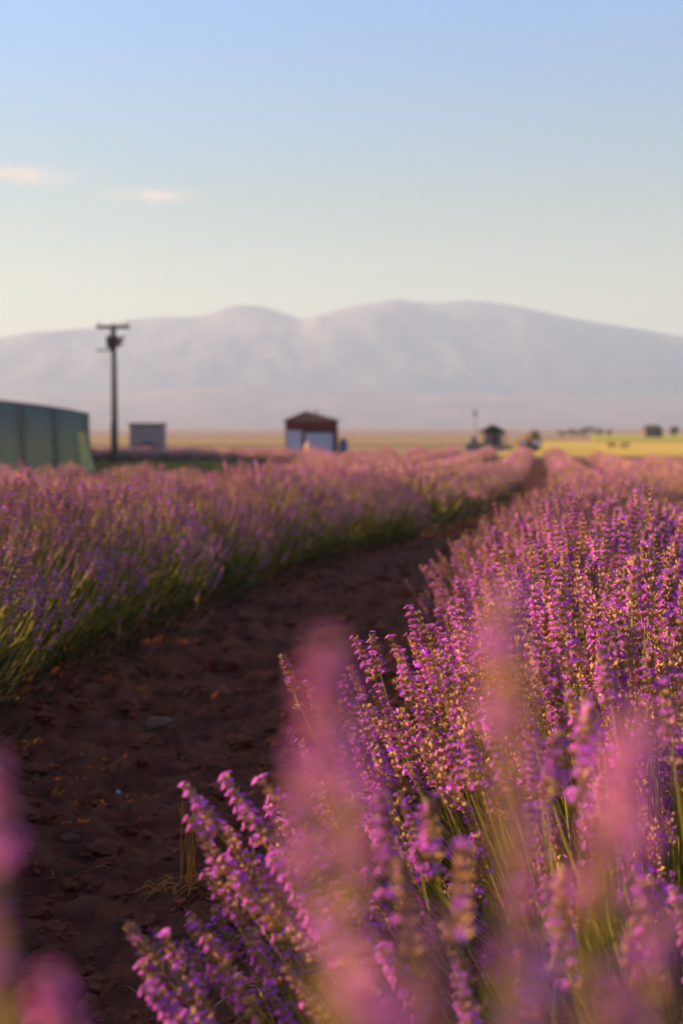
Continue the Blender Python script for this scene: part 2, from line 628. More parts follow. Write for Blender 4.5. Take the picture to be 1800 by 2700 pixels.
def spike_arrays(seed, level, bloom=None, pink=(1, 1, 1)):
    """flower spike of lavender with its base at the origin, pointing up: whorls of buds, some in flower"""
    r = np.random.default_rng(seed)
    V, F, M, T = [], [], [], []
    n = 0
    L = r.uniform(.040, .060)
    b_ = r.choice([.08, .16, .27, .42])
    bloom = b_ if bloom is None else bloom
    pink = np.array(pink)
    nw = {2: 7, 1: 5, 0: 2}[level]
    if level == 0:
        for i in range(2):
            z = L * (i / 2)
            tint = r.uniform(.75, 1.25) * np.array([1, 1, 1])
            mat = 0 if r.random() < bloom + .1 else 1
            n = calyx(V, F, M, T, n, np.array([r.normal(0, .002), r.normal(0, .002), z]), np.array([r.normal(0, .15), r.normal(0, .15), 1]), L * .62, .0065, mat, tint)
        return np.array(V), np.array(F), np.array(M), np.array(T)
    zs = list(np.linspace(0, L, nw))
    if r.random() < .5:
        zs.insert(0, -r.uniform(.014, .026))
    for i, z in enumerate(zs):
        q = max(z, 0) / L
        rad = .0036 * (1 - .45 * q)
        k0 = {2: 10, 1: 5}[level]
        m = k0 if z >= 0 else k0 - 2
        if q > .9:
            m -= 2
        off = r.uniform(0, 6.28)
        for k in range(m):
            th = off + 2 * math.pi * k / m + r.uniform(-.25, .25)
            tilt = R(r.uniform(32, 68)) * (1 - .5 * q)
            u = np.array([math.cos(th), math.sin(th), 0])
            dv = u * math.sin(tilt) + np.array([0, 0, math.cos(tilt)])
            p = u * rad * .5 + np.array([0, 0, z + r.uniform(-.0015, .0015)])
            base = r.uniform(.7, 1.3)
            tint = np.array([base, base * r.uniform(.9, 1.05), base * r.uniform(.8, 1.25)])
            if level == 2:
                n = calyx(V, F, M, T, n, p, dv, r.uniform(.0085, .0125), .0021, 1, tint)
                if r.random() < .22 or bloom > .6:
                    # violet bud peeping out
                    n = calyx(V, F, M, T, n, p + dv * .0065, dv, .005, .0015, 0, tint * [.7, .7, .8] * pink)
                if r.random() < bloom * .8:
                    tv = r.uniform(.8, 1.25)
                    n = flower(V, F, M, T, n, p + dv * .0105, dv, .0048, np.array([tv, tv * r.uniform(.8, 1.1), tv]) * pink, r)
            else:
                mat = 0 if r.random() < bloom * .8 + .05 else 1
                n = calyx(V, F, M, T, n, p, dv, .012, .0032 if mat else .0042, mat, tint)
    if level == 2:
        # tuft of buds at the tip and the axis of the spike
        for k in range(3):
            n = calyx(V, F, M, T, n, np.array([0, 0, L]), np.array([r.normal(0, .3), r.normal(0, .3), 1]), .008, .0018, 1 if r.random() < .6 else 0, np.array([1, 1, 1]))
        z0 = zs[0] - .002
        a = np.array([[.0009, 0, z0], [-.0005, .0008, z0], [-.0005, -.0008, z0], [0, 0, L]])
        V += list(a); F += [[n, n + 1, n + 3], [n + 1, n + 2, n + 3], [n + 2, n, n + 3]]; M += [2] * 3; T += [np.array([1, 1, 1])] * 4
    return np.array(V), np.array(F), np.array(M), np.array(T)


SP2 = [spike_arrays(100 + i, 2) for i in range(12)]
SP1 = [spike_arrays(200 + i, 1) for i in range(10)]
SP0 = [spike_arrays(300 + i, 0) for i in range(10)]
SP3 = [spike_arrays(400 + i, 2, .55, (1.65, 2.1, 1.12)) for i in range(4)]  # fuller bloom for the near stalks, sunlit glow painted into the petal tint
SP3_MESH = [tri_mesh('flower_spike', V_ * [1.1, 1.1, 1.0], F_, M_, T_, LAV) for V_, F_, M_, T_ in SP3]
SP2_MESH = [tri_mesh('flower_spike', *s, LAV) for s in SP2]


def plan_bush(seed, n=290, rx=.60, ry=.42, h=.655, spread=1.0):
    """list of stalks: root, bend, tip, direction at the tip"""
    r = np.random.default_rng(seed)
    S = []
    lob = r.uniform(0, 6.28, 3)
    for i in range(n):
        phi = r.uniform(0, 2 * math.pi)
        q = math.sqrt(r.uniform(0, 1)) * (1.0 + (.12 if r.random() < .12 else 0)) * spread
        lump = 1 + .09 * math.sin(2 * phi + lob[0]) + .07 * math.sin(3 * phi + lob[1]) + .05 * math.sin(5 * phi + lob[2])
        x = q * rx * lump * math.cos(phi)
        y = q * ry * lump * math.sin(phi)
        z = h * (1 - .50 * min(q, 1.12) ** 2.1) + r.normal(0, .025) + (.035 if r.random() < .06 else 0) - (abs(r.normal(0, .10)) if r.random() < .35 else 0)
        tip = np.array([x, y, z])
        root = np.array([x * .22, y * .22, .06])
        tilt = q * R(29) + r.normal(0, R(7))
        ux = np.array([x / rx, y / ry, 0]) + r.normal(0, .12, 3) * [1, 1, 0]
        ux /= np.linalg.norm(ux) + 1e-6
        dv = ux * math.sin(tilt) + np.array([0, 0, math.cos(tilt)])
        seg = np.linalg.norm(tip - root)
        mid = tip - dv * seg * .55
        S.append((root, mid, tip, dv, r.uniform(.85, 1.2)))
    return S


def stems_into(mb, S, r, segs=5, w=.0011, low=0.0):
    ts = np.linspace(low, 1, segs + 1)
    for root, mid, tip, dv, sc_ in S:
        P = np.array([(1 - t) ** 2 * root + 2 * t * (1 - t) * mid + t * t * tip for t in ts])
        P[1:-1] += r.normal(0, .003, (segs - 1, 3))
        a = np.cross(dv, [.2, .9, .1]); a /= np.linalg.norm(a)
        b = np.cross(dv, a)
        ring = np.array([a, -.5 * a + .87 * b, -.5 * a - .87 * b]) * w
        V = (P[:, None, :] + ring[None] * np.linspace(1.3, .8, segs + 1)[:, None, None]).reshape(-1, 3)
        F = []
        for i in range(segs):
            for k in range(3):
                k2 = (k + 1) % 3
                F.append([i * 3 + k, i * 3 + k2, i * 3 + 3 + k2, i * 3 + 3 + k])
        tv = r.uniform(.6, 1.35)
        mb.add(V, F, 2, np.array([tv * r.uniform(.85, 1.2), tv, tv * .9]))


def leaves_into(mb, n, r, rx=.57, ry=.44, h=.45, L=.042, w=.0026):
    """narrow leaves filling the low dome of the bush, pointing up and out"""
    u = r.normal(size=(n, 3)); u /= np.linalg.norm(u, axis=1)[:, None]
    u[:, 2] = np.abs(u[:, 2])
    q = r.uniform(.35, 1.0, n) ** .6
    P = u * q[:, None] * np.array([rx, ry, h]) + [0, 0, .015]
    dv = u * [1, 1, .8] + [0, 0, .75] + r.normal(0, .28, (n, 3))
    dv /= np.linalg.norm(dv, axis=1)[:, None]
    a = np.cross(dv, r.normal(size=(n, 3))); a /= np.linalg.norm(a, axis=1)[:, None]
    LL = (L * r.uniform(.6, 1.3, n))[:, None]
    V = np.stack([P, P + dv * LL * .5 + a * w, P + dv * LL, P + dv * LL * .5 - a * w], 1).reshape(-1, 3)
    i = np.arange(n) * 4
    F = np.concatenate([np.stack([i, i + 1, i + 2], 1), np.stack([i, i + 2, i + 3], 1)])
    tv = np.repeat(r.uniform(.55, 1.45, n), 4)
    mb.addm(V, F, np.full(len(F), 3), np.stack([tv, tv, tv * .9], 1))


def rot_to(dv, spin):
    q = Vector(dv).to_track_quat('Z', 'Y')
    return (q.to_matrix() @ Matrix.Rotation(spin, 3, 'Z'))


def spikes_into(mb, S, protos, r, gain=1.0):
    for root, mid, tip, dv, s in S:
        V, F, M, T = protos[int(r.integers(len(protos)))]
        m = np.array(rot_to(dv, r.uniform(0, 6.28))) * s
        tv = r.uniform(.75, 1.25)
        mb.addm(V @ m.T * gain + tip, F, M, T * tv)


# near kinds: the spikes stay objects, stems and leaves are joined
NEAR = []
for i in range(5):
    r = np.random.default_rng(900 + i)
    S = plan_bush(40 + i)
    m1 = MB(); stems_into(m1, S, r)
    m2 = MB(); leaves_into(m2, 2600, r)
    Sx = plan_bush(140 + i, n=240, h=.60)
    m3 = MB(); spikes_into(m3, Sx, SP1, r, .95); stems_into(m3, Sx, r, 4)
    NEAR.append((S, m1.mesh('stems', LAV), m2.mesh('foliage', LAV), m3.mesh('lower_blossom', LAV)))
MID = []
for i in range(6):
    r = np.random.default_rng(700 + i)
    S = plan_bush(60 + i, n=400)
    m1 = MB(); spikes_into(m1, S, SP1, r)
    m2 = MB(); stems_into(m2, S, r, 3, .0013); leaves_into(m2, 2600, r, L=.05, w=.0034)
    MID.append((m1.mesh('blossom', LAV), m2.mesh('foliage', LAV)))
FAR = []
for i in range(5):
    r = np.random.default_rng(500 + i)
    S = plan_bush(80 + i, n=300)
    m1 = MB(); spikes_into(m1, S, SP0, r, 1.25); stems_into(m1, S[::3], r, 2, .003, .5); leaves_into(m1, 800, r, L=.08, w=.007)
    FAR.append(m1.mesh('lavender_bush', LAV))


def near_bush(x, y, kind, rz, scale, label, frac=1.0, keep=None, extra=(), h=1.0, full=(), group='lavender bushes of the row right of the path'):
    S, ms, ml, mx_ = NEAR[kind]
    root = link('lavender_bush', None, loc=(x, y, float(ground_z(x, y)) - .01))
    root.rotation_euler = (0, 0, rz)
    root.scale = (scale, scale, scale * h)
    tag(root, label, 'lavender bush', group)
    r = np.random.default_rng(int(abs(x * 991 + y * 7717)) + 5)
    inv = np.array(Matrix.Rotation(-rz, 3, 'Z'))
    f = np.array([1 / scale, 1 / scale, 1 / (scale * h)])
    loc_ = []
    for e in extra:
        dv = inv @ e[3]
        loc_.append(((inv @ e[0]) * f, (inv @ e[1]) * f, (inv @ e[2]) * f, dv / np.linalg.norm(dv), e[4]))
    extra = loc_
    sel = [s for s in S if r.random() < frac and (keep is None or keep(s))]
    if len(sel) > 296:
        sel = sel[:296]
    if frac < 1 or keep is not None:
        m1 = MB(); stems_into(m1, sel + list(extra), r)
        ms = m1.mesh('stems', LAV)
    elif extra:
        m1 = MB(); stems_into(m1, sel + list(extra), r)
        ms = m1.mesh('stems', LAV)
    tag(link('stems', ms, root), kind='stuff')
    tag(link('foliage', ml, root), kind='stuff')
    if frac > .7:
        tag(link('lower_blossom', mx_, root), kind='stuff')
    for i_, s in enumerate(sel + list(extra)):
        o = link('flower_spike', SP3_MESH[int(r.integers(4))] if i_ - len(sel) in full else SP2_MESH[int(r.integers(12))], root)
        o.matrix_local = Matrix.Translation(s[2]) @ rot_to(s[3], r.uniform(0, 6.28)).to_4x4() @ Matrix.Scale(s[4] * (1.16 if y > 1.9 else 1.0), 4)
    return root


def stalk(bx, by, px, py, d, lean=(0, 0), s=1.1):
    """a tall stalk of the bush at (bx, by) whose spike starts near the given spot"""
    gz = float(ground_z(bx, by)) - .01
    tip = at(px, py, d) - Vector((bx, by, gz))
    dv = Vector((lean[0], lean[1], 1)).normalized()
    tip = np.array(tip) - np.array(dv) * .062 * s
    root = np.array([tip[0] * .25, tip[1] * .25, .06])
    seg = np.linalg.norm(tip - root)
    mid = tip - np.array(dv) * seg * .5
    return (root, mid, tip, np.array(dv), s)


# right row, near bushes. Tall stalks stand close to the lens and blur.
b0 = (.20, .30)
ex0 = [stalk(*b0, 855, 1710, .31, (-.05, .05), .58), stalk(*b0, 775, 2060, .36, (-.1, 0), .55), stalk(*b0, 930, 2130, .32, (.1, 0), .6), stalk(*b0, 1325, 1490, .36, (.02, 0), .7),
       stalk(*b0, 1385, 1760, .35, (.1, .1), .6), stalk(*b0, -62, 1965, .36, (-.1, 0), .55), stalk(*b0, -50, 2330, .36, (-.1, .1), .5), stalk(*b0, 105, 2610, .36, (-.2, 0), .5),
       stalk(*b0, 1700, 1850, .31, (.15, 0), .6), stalk(*b0, 1600, 2080, .36, (.12, 0), .6), stalk(*b0, 1400, 2230, .33, (.1, 0), .55), stalk(*b0, 960, 2500, .28, (-.1, 0), .6),
       stalk(*b0, 1790, 2350, .33, (.2, 0), .6), stalk(*b0, 1130, 2400, .30, (0, 0), .55), stalk(*b0, 1430, 2540, .30, (.1, 0), .6), stalk(*b0, 1640, 2590, .34, (.1, 0), .6)]
b1 = (.42, .98)
ex1 = [stalk(*b1, 1230, 2230, .95, (.05, 0)), stalk(*b1, 1060, 2290, 1.0, (-.1, 0)), stalk(*b1, 1500, 2280, 1.1, (.1, 0)), stalk(*b1, 1010, 2120, 1.2, (-.1, 0)),
       stalk(*b1, 1130, 2080, 1.25, (-.1, 0)), stalk(*b1, 1480, 1900, 1.2, (.1, 0)), stalk(*b1, 1560, 1860, 1.25, (.1, 0)), stalk(*b1, 1720, 2350, 1.1, (.2, 0))]
b2 = (.46, 1.62)
lf = []
rr = np.random.default_rng(12)
for px, py, d in [(480, 2075, 1.62), (590, 2060, 1.68), (690, 2075, 1.7), (500, 2170, 1.6), (660, 2170, 1.62), (790, 2200, 1.66), (830, 2260, 1.6), (720, 2280, 1.55),
                  (610, 2330, 1.58), (700, 2390, 1.56), (780, 2380, 1.6), (850, 2400, 1.7), (870, 2330, 1.75), (600, 2210, 1.7), (660, 2270, 1.8), (760, 2330, 1.82),
                  (310, 2440, 1.52), (360, 2560, 1.5), (430, 2500, 1.56), (460, 2600, 1.5), (540, 2500, 1.6), (380, 2640, 1.45), (470, 2670, 1.42), (560, 2600, 1.62),
                  (750, 2580, 1.5), (700, 2640, 1.66), (800, 2500, 1.7), (640, 2480, 1.75), (900, 2520, 1.6), (740, 2110, 1.95), (780, 2160, 2.0)]:
    lf.append(stalk(*b2, px, py, d, (-.75 + rr.normal(0, .15), .1 + rr.normal(0, .15)), rr.uniform(1.05, 1.3)))
for i in range(34):
    t_ = rr.random()
    px = 480 + 420 * t_ + rr.normal(0, 50)
    py = 2200 + 330 * rr.random() + 60 * (1 - t_)
    lf.append(stalk(*b2, px, py, 1.66 + .25 * rr.random() + .1 * t_, (-.6 + rr.normal(0, .18), .1 + rr.normal(0, .15)), rr.uniform(.95, 1.25)))
b3 = (.55, 2.2)
ex3 = [stalk(.55, 2.2, 745, 1735, 2.35, (-.3, 0), 1.0), stalk(.55, 2.2, 790, 1960, 2.3, (-.4, 0), 1.0), stalk(.55, 2.2, 985, 1690, 2.5, (-.2, 0), 1.0),
       stalk(.55, 2.2, 1060, 1740, 2.3, (-.2, 0), 1.0), stalk(.55, 2.2, 820, 1830, 2.4, (-.35, 0), 1.0)]
near_bush(*b0, 0, .3, 1.0, 'sparse lavender right under the viewer, its tall pink stalks blurred by closeness', frac=0, extra=ex0, full=(0, 5, 7, 8, 11))
near_bush(*b1, 1, 1.2, .98, 'thin lavender clump at the bottom of the picture behind the blurred stalks', frac=.26, extra=ex1)
near_bush(*b2, 2, 2.2, .97, 'lavender bush spilling pink spikes low over the dirt beside the dry grass', frac=.33, extra=lf)
near_bush(*b3, 3, .4, 1.02, 'lavender bush with sharp sunlit spikes behind the one spilling over the dirt', frac=.8, extra=ex3)
labels = ['sharply focused lavender bush, third clump behind the one spilling over the dirt',
          'dense lavender bush in the sharp zone where the path edge turns upward',
          'lavender bush just behind the sharp zone on the edge of the shaded path',
          'slightly soft lavender bush next up the right edge of the path',
          'soft pink lavender bush on the path edge opposite the first big shadow']
ys = [2.78, 3.36, 3.94, 4.52, 5.1]
for i, y in enumerate(ys):
    near_bush(float(row_x(0, y)) - .05 + rng.normal(0, .04), y, (i + 4) % 5, rng.uniform(0, 6.28), rng.uniform(.97, 1.06), labels[i])

near_bush(-1.36, 3.15, 2, 1.0, 1.0, 'lavender bush in shade at the left edge, a few violet spikes reaching over the dirt', group='lavender bushes of the row left of the path')


def in_view(x, y, m=0.0):
    return y > .2 and abs(x) < .243 * y + m


def yard(x, y):
    """clear strip round the greenhouse and the pole"""
    return (43 < y < 73.5 and x < -.02 * y - .5) or (73 < y < 76 and x < -.088 * y)


def limit(k, x):
    return 89 if x < 12.2 else 60


spots = []
for k in range(-16, 9):
    y = -1.6 + .2 * (k % 3)
    while y < 92:
        x = float(row_x(k, y))
        if k == 0 and y < 5.4:
            y += .2
            continue
        if in_view(x, y, (1.6 if x < 0 else .5) if y < 12 else .5) or (k == -1 and -1 < y < 8):
            hole = k <= -2 and y > 18 and fbm(x * .45 + 40, y * .16, 77, 2) > .17
            if not yard(x, y) and not hole and y < limit(k, x) and (rng.random() > .035 or (k == -1 and y < 12)):
                spots.append((math.hypot(x, y), k, x, y))
        y += .56
spots.sort()
n_single = 0
ROWNAME = {0: 'row right of the path', -1: 'row left of the path', 1: 'second row right of the path', -2: 'second row left of the path',
           2: 'third row right of the path', -3: 'third row left of the path', -4: 'fourth row left of the path', 3: 'fourth row right of the path'}
rest = []
nth = {}
ORD = 'first second third fourth fifth sixth seventh eighth ninth tenth eleventh twelfth'.split()
for dd, k, x, y in spots:
    x += float(np.clip(rng.normal(0, .07), -.12, .12)) * (.5 if k in (0, -1) and y < 12 else 1)
    sc_ = rng.uniform(.88, 1.1) if not (k == -1 and y < 12) else rng.uniform(.92, 1.03)
    rz = rng.choice([0, math.pi]) + rng.normal(0, .15)
    if n_single < 290 and y < 42:
        if in_view(x, y, .3):
            n_single += 1
        zg = float(ground_z(x, y)) - .01
        rn = ROWNAME.get(k, 'rows far %s of the path' % ('left' if k < 0 else 'right'))
        lab = {0: 'lavender bush in the long row bordering the path on its sunlit side',
               -1: 'lavender bush in the row whose dark green flank shades the path'}.get(k, 'lavender bush in the %s, tops sunlit dusty pink' % rn)
        nth[k] = nth.get(k, 0) + 1
        lab = {0: 'lavender bush in the long sunlit row bordering the path', -1: 'lavender bush in the row whose dark flank shades the path'}.get(k, 'lavender bush in the %s' % rn)
        lab += ', near stretch' if y < 16 else (', middle stretch' if y < 28 else ', blurred far stretch')
        if k in (0, -1, 1) and nth[k] <= 12 and in_view(x, y, .2):
            lab = '%s lavender bush along the %s' % (ORD[nth[k] - 1], {0: 'sunlit right edge of the path past the sharp ones', -1: 'shaded left edge of the path from the frame edge',
                                                                               1: 'second row in from the right edge of the path'}[k])
        if y < 16:
            v = int(rng.integers(len(MID)))
            root = link('lavender_bush', None, loc=(x, y, zg))
            tag(link('blossom', MID[v][0], root), kind='stuff')
            tag(link('foliage', MID[v][1], root), kind='stuff')
        else:
            v = int(rng.integers(len(FAR)))
            root = link('lavender_bush', FAR[v], loc=(x, y, zg))
        root.rotation_euler = (0, 0, rz)
        root.scale = (sc_ * 1.04, sc_ * 1.05, sc_ * rng.uniform(.92, 1.05) * {-1: 1.10}.get(k, 1 if k > 0 else .96))
        tag(root, lab, 'lavender bush', 'lavender bushes of the ' + rn)
    else:
        rest.append((x, y, sc_))

# the far rows, past the ones built singly
mbf = MB()
protos = []
for i in range(6):
    r = np.random.default_rng(3300 + i)
    S = plan_bush(95 + i, n=90)
    m1 = MB(); spikes_into(m1, S, SP0, r, 2.1); leaves_into(m1, 90, r, L=.16, w=.02)
    protos.append(m1.arrays())
for x, y, s in rest:
    V, F, M, T = protos[int(rng.integers(6))]
    a = rng.uniform(0, 6.28)
    ca, sa = math.cos(a), math.sin(a)
    W = V * [s, s, s]
    W = np.stack([W[:, 0] * ca - W[:, 1] * sa, W[:, 0] * sa + W[:, 1] * ca, W[:, 2]], 1) + [x, y, float(ground_z(x, y))]
    mbf.addm(W, F, M, T * rng.uniform(.85, 1.15))
tag(mbf.build('lavender_rows', LAV), 'far rows of lavender running to the sheds', kind='stuff')
print('singles', n_single, 'rest', len(rest))


# ------------------------------------------------------------------ clods, stones, dry grass on the path
def lump_mesh(name, seed, mat, rough=.35, sub=2, flat=.6):
    bm = bmesh.new()
    bmesh.ops.create_icosphere(bm, subdivisions=sub, radius=1)
    r = np.random.default_rng(seed)
    off = r.uniform(-10, 10, 3)
    from mathutils import noise
    for v in bm.verts:
        n = noise.noise(v.co * 1.3 + Vector(off)) + .5 * noise.noise(v.co * 3.1 + Vector(off))
        v.co *= 1 + rough * n
        v.co.z *= flat
    me = bpy.data.meshes.new(name)
    bm.to_mesh(me)
    bm.free()
    me.materials.append(mat)
    return me


lumps = []
for i in range(8):
    me = lump_mesh('lump', 20 + i, soil, .7, 1, .7)
    V = np.array([v.co[:] for v in me.vertices])
    F = np.array([p.vertices[:] for p in me.polygons])
    lumps.append((V, F))
lumps2 = []
for i in range(8):
    me = lump_mesh('lump', 50 + i, soil, .9, 3, .65)
    lumps2.append((np.array([v.co[:] for v in me.vertices]), np.array([p.vertices[:] for p in me.polygons])))
mb = MB()
for i in range(5200):
    y = 1.9 + 19 * rng.random() ** 1.9
    u = rng.uniform(-.95, .95)
    x = float(left_foot(y)) + float(gap(y)) / 2 + u
    s = .005 + .022 * rng.random() ** 3.0
    if rng.random() < .05:
        s = rng.uniform(.018, .045)
    V, F = (lumps2 if s > .016 else lumps)[int(rng.integers(8))]
    a = rng.uniform(0, 6.28)
    ca, sa = math.cos(a), math.sin(a)
    W = V * s * rng.uniform(.7, 1.3, 3)
    W = np.stack([W[:, 0] * ca - W[:, 1] * sa, W[:, 0] * sa + W[:, 1] * ca, W[:, 2]], 1)
    z = float(ground_z(x, y) + clod_z(x, y))
    mb.addm(W + [x, y, z + s * .15], F, np.zeros(len(F), int), np.ones((len(V), 3)))
tag(mb.build('soil_crumbs', soil), 'crumbs and clods of red brown soil strewn along the path', kind='stuff')

m_stone = material('pale_stone', (.36, .22, .13), .9, .15, (18, (.22, .12, .07), .2), (40, .01))
m_white = material('white_stone', (.6, .58, .62), .7, .3, (20, (.4, .36, .36), .2))


def gpt(px, py):
    """where the line of sight through a pixel meets the ground"""
    d = 2.0
    for _ in range(40):
        x = (px - 900) / FPX * d
        z = float(ground_z(x, d) + clod_z(x, d))
        d = (EYE - z) * FPX / (py - 1125)
    return x, d, z


def stone(px, py, wpx, mat, label, flat=.45, seed=1):
    x, d, z = gpt(px, py)
    s = wpx / FPX * d / 2
    o = link('stone', lump_mesh('stone', seed, mat, .4, 3, flat), loc=(x, d, z + s * flat * .35))
    o.scale = (s, s * .8, s)
    o.rotation_euler = (0, 0, seed * 1.3)
    tag(o, label, 'stone', 'stones and clods on the path')


stone(165, 2230, 90, m_stone, 'pale lumpy stone on the dirt near the blurred stalks at the lower left', .4, 1)
stone(425, 1925, 105, m_stone, 'long flat beige clod in the middle of the shaded path', .35, 2)
stone(327, 2152, 40, m_stone, 'small rounded grey pink stone in the middle of the path', .5, 3)
stone(304, 2103, 18, m_white, 'tiny bright white pebble above the rounded stone', .7, 4)
stone(590, 1765, 110, soil, 'broad reddish clod lying high on the shaded path', .4, 5)
stone(760, 1905, 45, m_stone, 'pale tan stone half hidden behind the sharp lone spike', .6, 6)
stone(400, 2425, 40, m_stone, 'flat pinkish stone below the dry grass tuft', .35, 7)
stone(95, 2300, 60, soil, 'dark round clod below the pale lumpy stone', .45, 8)
stone(620, 2600, 22, m_white, 'white chip between the lowest lavender spikes', .5, 9)
stone(545, 1737, 16, m_white, 'tiny white pebble beside the broad reddish clod', .7, 10)

mb = MB()
for i in range(420):
    y = 2.0 + 9 * rng.random() ** 1.4
    x = float(left_foot(y)) + float(gap(y)) / 2 + rng.uniform(-.9, .9)
    z = float(ground_z(x, y) + clod_z(x, y)) + .006
    a = rng.uniform(0, 6.28); L = rng.uniform(.012, .05)
    dx, dy = math.cos(a) * L, math.sin(a) * L
    mb.tube([(x, y, z), (x + dx * .5, y + dy * .5, z + .006), (x + dx, y + dy, z + rng.uniform(0, .01))], [.0012, .0014, .0006], 3, caps=False)
tag(mb.build('dry_litter', material('litter', (.42, .22, .09), .9, .1, trans=.1)), 'bits of dry straw scattered on the path', kind='stuff')
m_dry = material('dry_grass', (.80, .38, .09), .8, .2, trans=.3, noise=(30, (.6, .28, .07), .2))  # orange raised to paint in the sunlight on the tuft


def tuft(name, px, py, stalks, mats, label, height, seedh=True, spread=.03, group=None, cat='dry grass'):
    x, d, z = gpt(px, py)
    r = np.random.default_rng(int(px * 3 + py))
    root = link(name, None, loc=(x, d, z - .005))
    tag(root, label, cat, group)
    for i in range(stalks):
        mb = MB()
        a = r.uniform(0, 6.28)
        lean = r.uniform(.0, .16)
        h = height * r.uniform(.7, 1.1)
        bx, by = r.normal(0, spread * .5, 2)
        pts = [(bx + lean * math.cos(a) * h * t * t, by + lean * math.sin(a) * h * t * t, h * t) for t in (0, .3, .6, .85, 1)]
        mb.tube(pts, [.0021, .0019, .0016, .0012, .0008], 4, caps=False)
        st = mb.build('stalk', mats, root)
        if seedh and i % 2 == 0:
            mb = MB()
            p = Vector(pts[-1])
            for q in range(9):
                u = Vector((r.normal(0, .35), r.normal(0, .35), 1)).normalized()
                pp = p + Vector((0, 0, -.02 + .004 * q))
                mb.tube([pp, pp + u * .006, pp + u * .022], [.0006, .0016, .0002], 3, caps=False)
            mb.build('seed_head', mats, st)
    mb = MB()
    for i in range(90):
        a = r.uniform(0, 6.28)
        L = r.uniform(.03, .10)
        sx = r.normal(0, spread)
        sy = r.normal(0, spread * .6)
        zz = r.uniform(.004, .02)
        bl = r.uniform(0.002, .02)
        mb.tube([(sx, sy, zz), (sx + math.cos(a) * L * .5, sy + math.sin(a) * L * .4, zz + bl), (sx + math.cos(a) * L, sy + math.sin(a) * L * .8, zz)], [.0018, .0022, .0006], 3, caps=False)
    tag(mb.build('dry_blades', mats, root), kind='stuff')


tuft('dry_grass_tuft', 490, 2372, 7, m_dry, 'tuft of dry orange grass standing alone on the path beside the lavender', .17, spread=.035)
tuft('dry_grass_tuft', 330, 2360 - 2, 0, m_dry, 'flat scrap of orange straw on the dirt left of the standing tuft', .1, spread=.03) if False else None

# straws lying at the bottom edge
for j, (p0, p1, lab) in enumerate([((560, 2700), (700, 2625), 'long pale straw lying on the dirt at the bottom edge'),
                                   ((650, 2640), (690, 2690), 'short curved straw crossing the long pale one')]):
    x0, d0, z0 = gpt(*p0)
    x1, d1, z1 = gpt(*p1)
    mb = MB()
    mb.tube([(x0, d0, z0 + .008), ((x0 + x1) / 2, (d0 + d1) / 2, (z0 + z1) / 2 + .022), (x1, d1, z1 + .012)], .0014, 5)
    tag(mb.build('straw', material('straw%d' % j, (.5, .33, .14), .8)), lab, 'straw')

m_fleck = material('sun_fleck', (.60, .20, .04), .7, .2, trans=.3)  # flecks of sun on the soil, imitated by small orange pieces
for j, (px, py, wpx, lab) in enumerate([(370, 1834, 26, 'bright orange painted sun fleck on the upper path'), (480, 1843, 15, 'small orange painted sun fleck right of the bigger one'),
                                        (640, 1788, 13, 'orange painted sun fleck beside the broad reddish clod'), (135, 2040, 24, 'dull orange painted sun fleck near the left edge of the dirt'),
                                        (138, 2425, 14, 'upright orange painted sun fleck on the lower left dirt')]):
    x, d, z = gpt(px, py)
    s = wpx / FPX * d
    mb = MB()
    V = []
    F = []
    for i in range(5):
        t_ = i / 4
        ww = math.sin(math.pi * (.08 + .86 * t_)) * .34
        V += [[(t_ - .5) * s, -ww * s, .012 + .25 * s * t_], [(t_ - .5) * s, 0, .006 + .25 * s * t_ + .1 * s * math.sin(3 * t_)], [(t_ - .5) * s, ww * s, .012 + .3 * s * t_ + .15 * s]]
    for i in range(4):
        for k in range(2):
            F.append([i * 3 + k, i * 3 + k + 1, i * 3 + k + 4, i * 3 + k + 3])
    mb.add(V, F)
    o = mb.build('sun_fleck', m_fleck, loc=(x, d, z))
    o.rotation_euler = (0, 0, j * 1.1)
    tag(o, lab, 'leaf', 'painted sun flecks on the path')


# ------------------------------------------------------------------ greenhouse
def empty(name, loc, label, cat, group=None, rz=0):
    o = link(name, None, loc=loc)
    o.rotation_euler = (0, 0, rz)
    return tag(o, label, cat, group)


